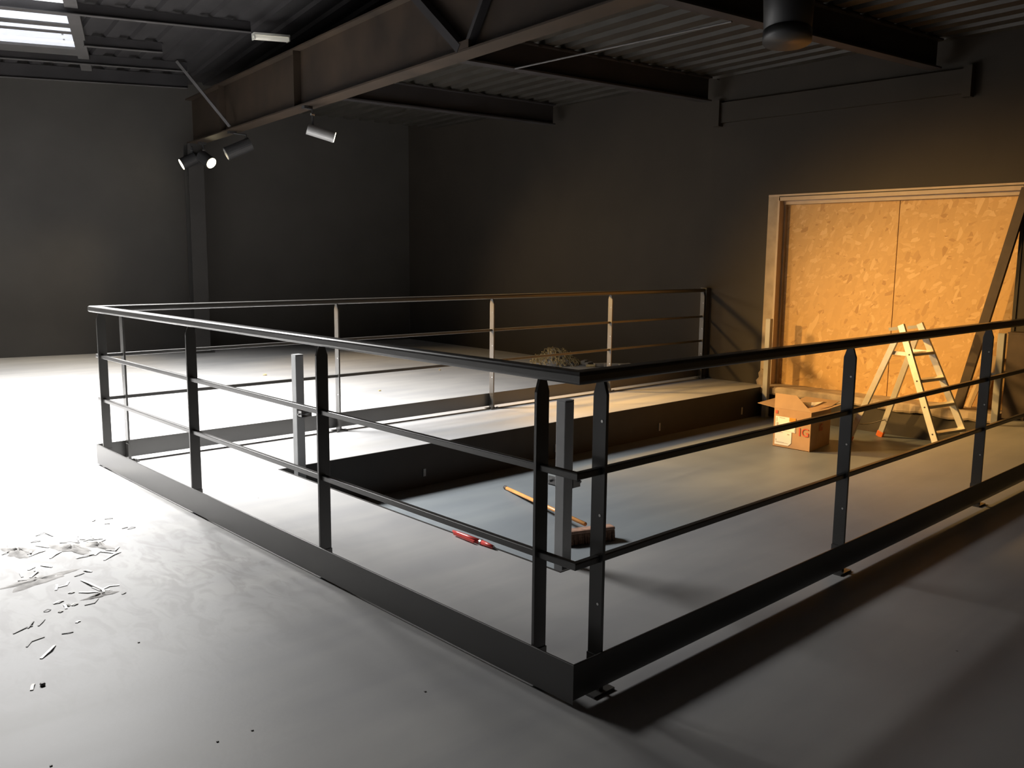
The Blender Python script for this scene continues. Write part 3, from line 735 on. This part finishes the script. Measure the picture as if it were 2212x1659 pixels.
def ribbon(pts, w_):
    """thin flat strip through three or more points"""
    mb = MB(); P_ = [V(p) for p in pts]; rows = []
    for i, p in enumerate(P_):
        d = P_[min(i+1, len(P_)-1)]-P_[max(i-1, 0)]; n = V((-d.y, d.x, 0)).normalized()*w_/2
        z = max(p.z-.004, 0)
        rows.append([mb.bm.verts.new((p.x+sx*n.x, p.y+sx*n.y, z+dz)) for sx, dz in ((-1, 0), (1, 0), (1, .0018), (-1, .0018))])
    for a_, b_ in zip(rows, rows[1:]):
        for k_ in range(4): mb.bm.faces.new((a_[k_], a_[(k_+1) % 4], b_[(k_+1) % 4], b_[k_]))
    mb.bm.faces.new(rows[0][::-1]); mb.bm.faces.new(rows[-1])
    return mb
rnd = random.Random(11)
for i, s in enumerate(SEG):
    if len(s) == 2: s = [s[0], ((s[0][0]+s[1][0])/2+rnd.uniform(-.004, .004), (s[0][1]+s[1][1])/2+rnd.uniform(-.004, .004)), s[1]]
    g_ = i in GREY
    pts = [(x, y, .005+(.006*rnd.random() if 0 < q < len(s)-1 else 0)) for q, (x, y) in enumerate(s)]
    o = obj('scrap_strip', ribbon(pts, .010 if not g_ else .006), 'sliver2' if g_ else 'sliver', origin=(s[0][0], s[0][1], 0))
    if g_: tag(o, 'small dark grey sliver lying in the litter on the near floor', 'scrap', 'dark slivers scattered on the near floor')
    else: tag(o, 'small pale sliver lying in the litter on the near floor', 'scrap', 'pale slivers scattered on the near floor')
# low heaps of sweepings
def heap(cx, cy, rx, ry, h, rot, seed, mat, label, z0=0, name='sweepings_heap'):
    mb = MB(); r_ = random.Random(seed); nr, na = 7, 30; rings = []
    top_ = mb.bm.verts.new((cx, cy, z0+h))
    ph = [r_.uniform(0, 6.28) for _ in range(6)]
    for i in range(1, nr+1):
        ring = []
        for j in range(na):
            a = 2*math.pi*j/na; q = i/nr
            rad = q*(1+.22*math.sin(3*a+ph[0])+.16*math.sin(5*a+ph[1])+.10*math.sin(9*a+ph[2]))
            x, y = rx*rad*math.cos(a), ry*rad*math.sin(a)
            zz = h*max(0, (1-q)**1.3)*(1+.5*math.sin(4*a+ph[3]+q*5))+(r_.uniform(0, h*.25) if i < nr else -.002)
            ring.append(mb.bm.verts.new((cx+x*math.cos(rot)-y*math.sin(rot), cy+x*math.sin(rot)+y*math.cos(rot), z0+max(zz, -.002))))
        rings.append(ring)
    for j in range(na): mb.bm.faces.new((top_, rings[0][j], rings[0][(j+1) % na]))
    for a, b_ in zip(rings, rings[1:]):
        for j in range(na): mb.bm.faces.new((a[j], b_[j], b_[(j+1) % na], a[(j+1) % na]))
    o = obj(name, mb, mat, origin=(cx, cy, z0), smooth=True); stuff(o)
    return tag(o, label, 'sweepings')
heap(-.70, 2.74, .055, .15, .016, .35, 1, 'dust', 'low grey ridge of sweepings in the middle of the near litter')
heap(-.585, 2.70, .035, .12, .014, .25, 2, 'dust', 'low grey ridge of sweepings at the right of the near litter')
heap(-.91, 2.86, .06, .11, .016, .1, 3, 'dust', 'low grey ridge of sweepings at the left of the near litter')
heap(-.95, 2.38, .16, .06, .008, .2, 4, 'dust', 'thin streak of grey sweepings in front of the near litter')
heap(-.80, 2.02, .07, .03, .008, .1, 5, 'dust', 'small smear of grey sweepings nearest the camera')
o = obj('rubble_crumb', MB().box(-1.232, -1.216, 1.304, 1.320, 0, .010).bevel(.003, 1), 'sliver2', origin=(-1.225, 1.31, 0)); tag(o, 'dark crumb beside a pale sliver on the bare near floor', 'scrap')
# loose specks on the polished floor
for i, (x, y) in enumerate(((-.858, 1.435), (-.941, .582), (-.834, .571), (-1.348, .778), (-.289, .41))):
    tag(obj('floor_crumb', MB().box(x-.0035, x+.0035, y-.0025, y+.0025, 0, .003), 'sliver2', origin=(x, y, 0)), 'tiny dark crumb lying alone on the polished near floor', 'crumb', 'dark crumbs on the near floor')
for i, (x, y, r_) in enumerate(((3.108, 8.042, .022), (6.024, 8.258, .045), (5.809, 7.904, .03), (5.957, 7.43, .02), (3.451, 6.092, .015), (5.079, 7.089, .015))):
    tag(obj('floor_crumb', MB().box(x-r_, x+r_, y-r_*.7, y+r_*.7, 0, r_*.9).bevel(r_*.3, 1), 'gold', origin=(x, y, 0)), 'small straw coloured scrap lying on the floor behind the railing', 'crumb', 'straw coloured crumbs behind the railing')
# heap of curly shavings behind the far rail
hp = empty('shavings_heap', 'heap of curly straw coloured shavings by the wall behind the railing', 'heap', (6.72, 6.72, 0))
hp['kind'] = 'stuff'
mb = MB(); rnd = random.Random(21)
for i in range(420):
    a = rnd.uniform(0, 6.28); q = rnd.random()**.6; x = 6.75+.34*q*math.cos(a); y = 6.62+.34*q*math.sin(a)
    z = .21*(1-q*q)*rnd.uniform(.6, 1.05)
    r_ = rnd.uniform(.015, .04); a0 = rnd.uniform(0, 6.28); tl_ = rnd.uniform(-.6, .6); pts = []
    for k_ in range(5):
        b_ = a0+k_*.75; pts.append((x+r_*math.cos(b_), y+r_*math.sin(b_)*.6, max(.004, z+r_*math.sin(b_+tl_)+.01)))
    mb.tube(pts, rnd.uniform(.003, .006), 4)
stuff(obj('shavings', mb, 'gold', hp))
o = heap(6.75, 6.62, .32, .32, .17, 0, 9, 'dust', 'x', name='dust_core')
for k_ in ('label', 'category'): del o[k_]
o.parent = hp; o.location = V((6.75, 6.62, 0))-WL[hp.name]
RB = [((6.95, 6.08), (7.15, 5.95), .03, 'rubble'), ((7.00, 5.95), (7.18, 5.72), .035, 'rubble'), ((6.92, 6.20), (7.05, 6.22), .03, 'sliver2'), ((7.05, 5.72), (7.20, 5.66), .04, 'rubble'),
      ((7.05, 5.10), (7.13, 5.05), .035, 'sliver'), ((7.08, 4.90), (7.14, 4.84), .028, 'sliver'), ((6.98, 6.32), (7.10, 6.36), .035, 'rubble'), ((6.85, 6.14), (6.93, 6.04), .02, 'gold')]
LB = ['grey offcut right beside the heap of shavings, lying nearest the railing', 'long grey offcut lying along the wall foot right of the shavings heap',
      'dark offcut touching the right edge of the shavings heap', 'grey offcut lying against the wall, farthest right in the rubble by the shavings',
      'white scrap by the wall foot right of the rubble, the larger of two', 'white scrap by the wall foot, the smaller and rightmost of two',
      'grey offcut at the back of the rubble next to the shavings heap', 'small straw coloured offcut in the rubble beside the shavings heap']
for (a_, b_, r_, mt), lb in zip(RB, LB):
    tag(obj('wall_offcut', MB().bar((a_[0], a_[1], r_*.8), (b_[0], b_[1], r_), r_*1.8, r_*1.5).bevel(.005, 1), mt, origin=(a_[0], a_[1], 0)), lb, 'offcut', 'offcuts along the foot of the wall')
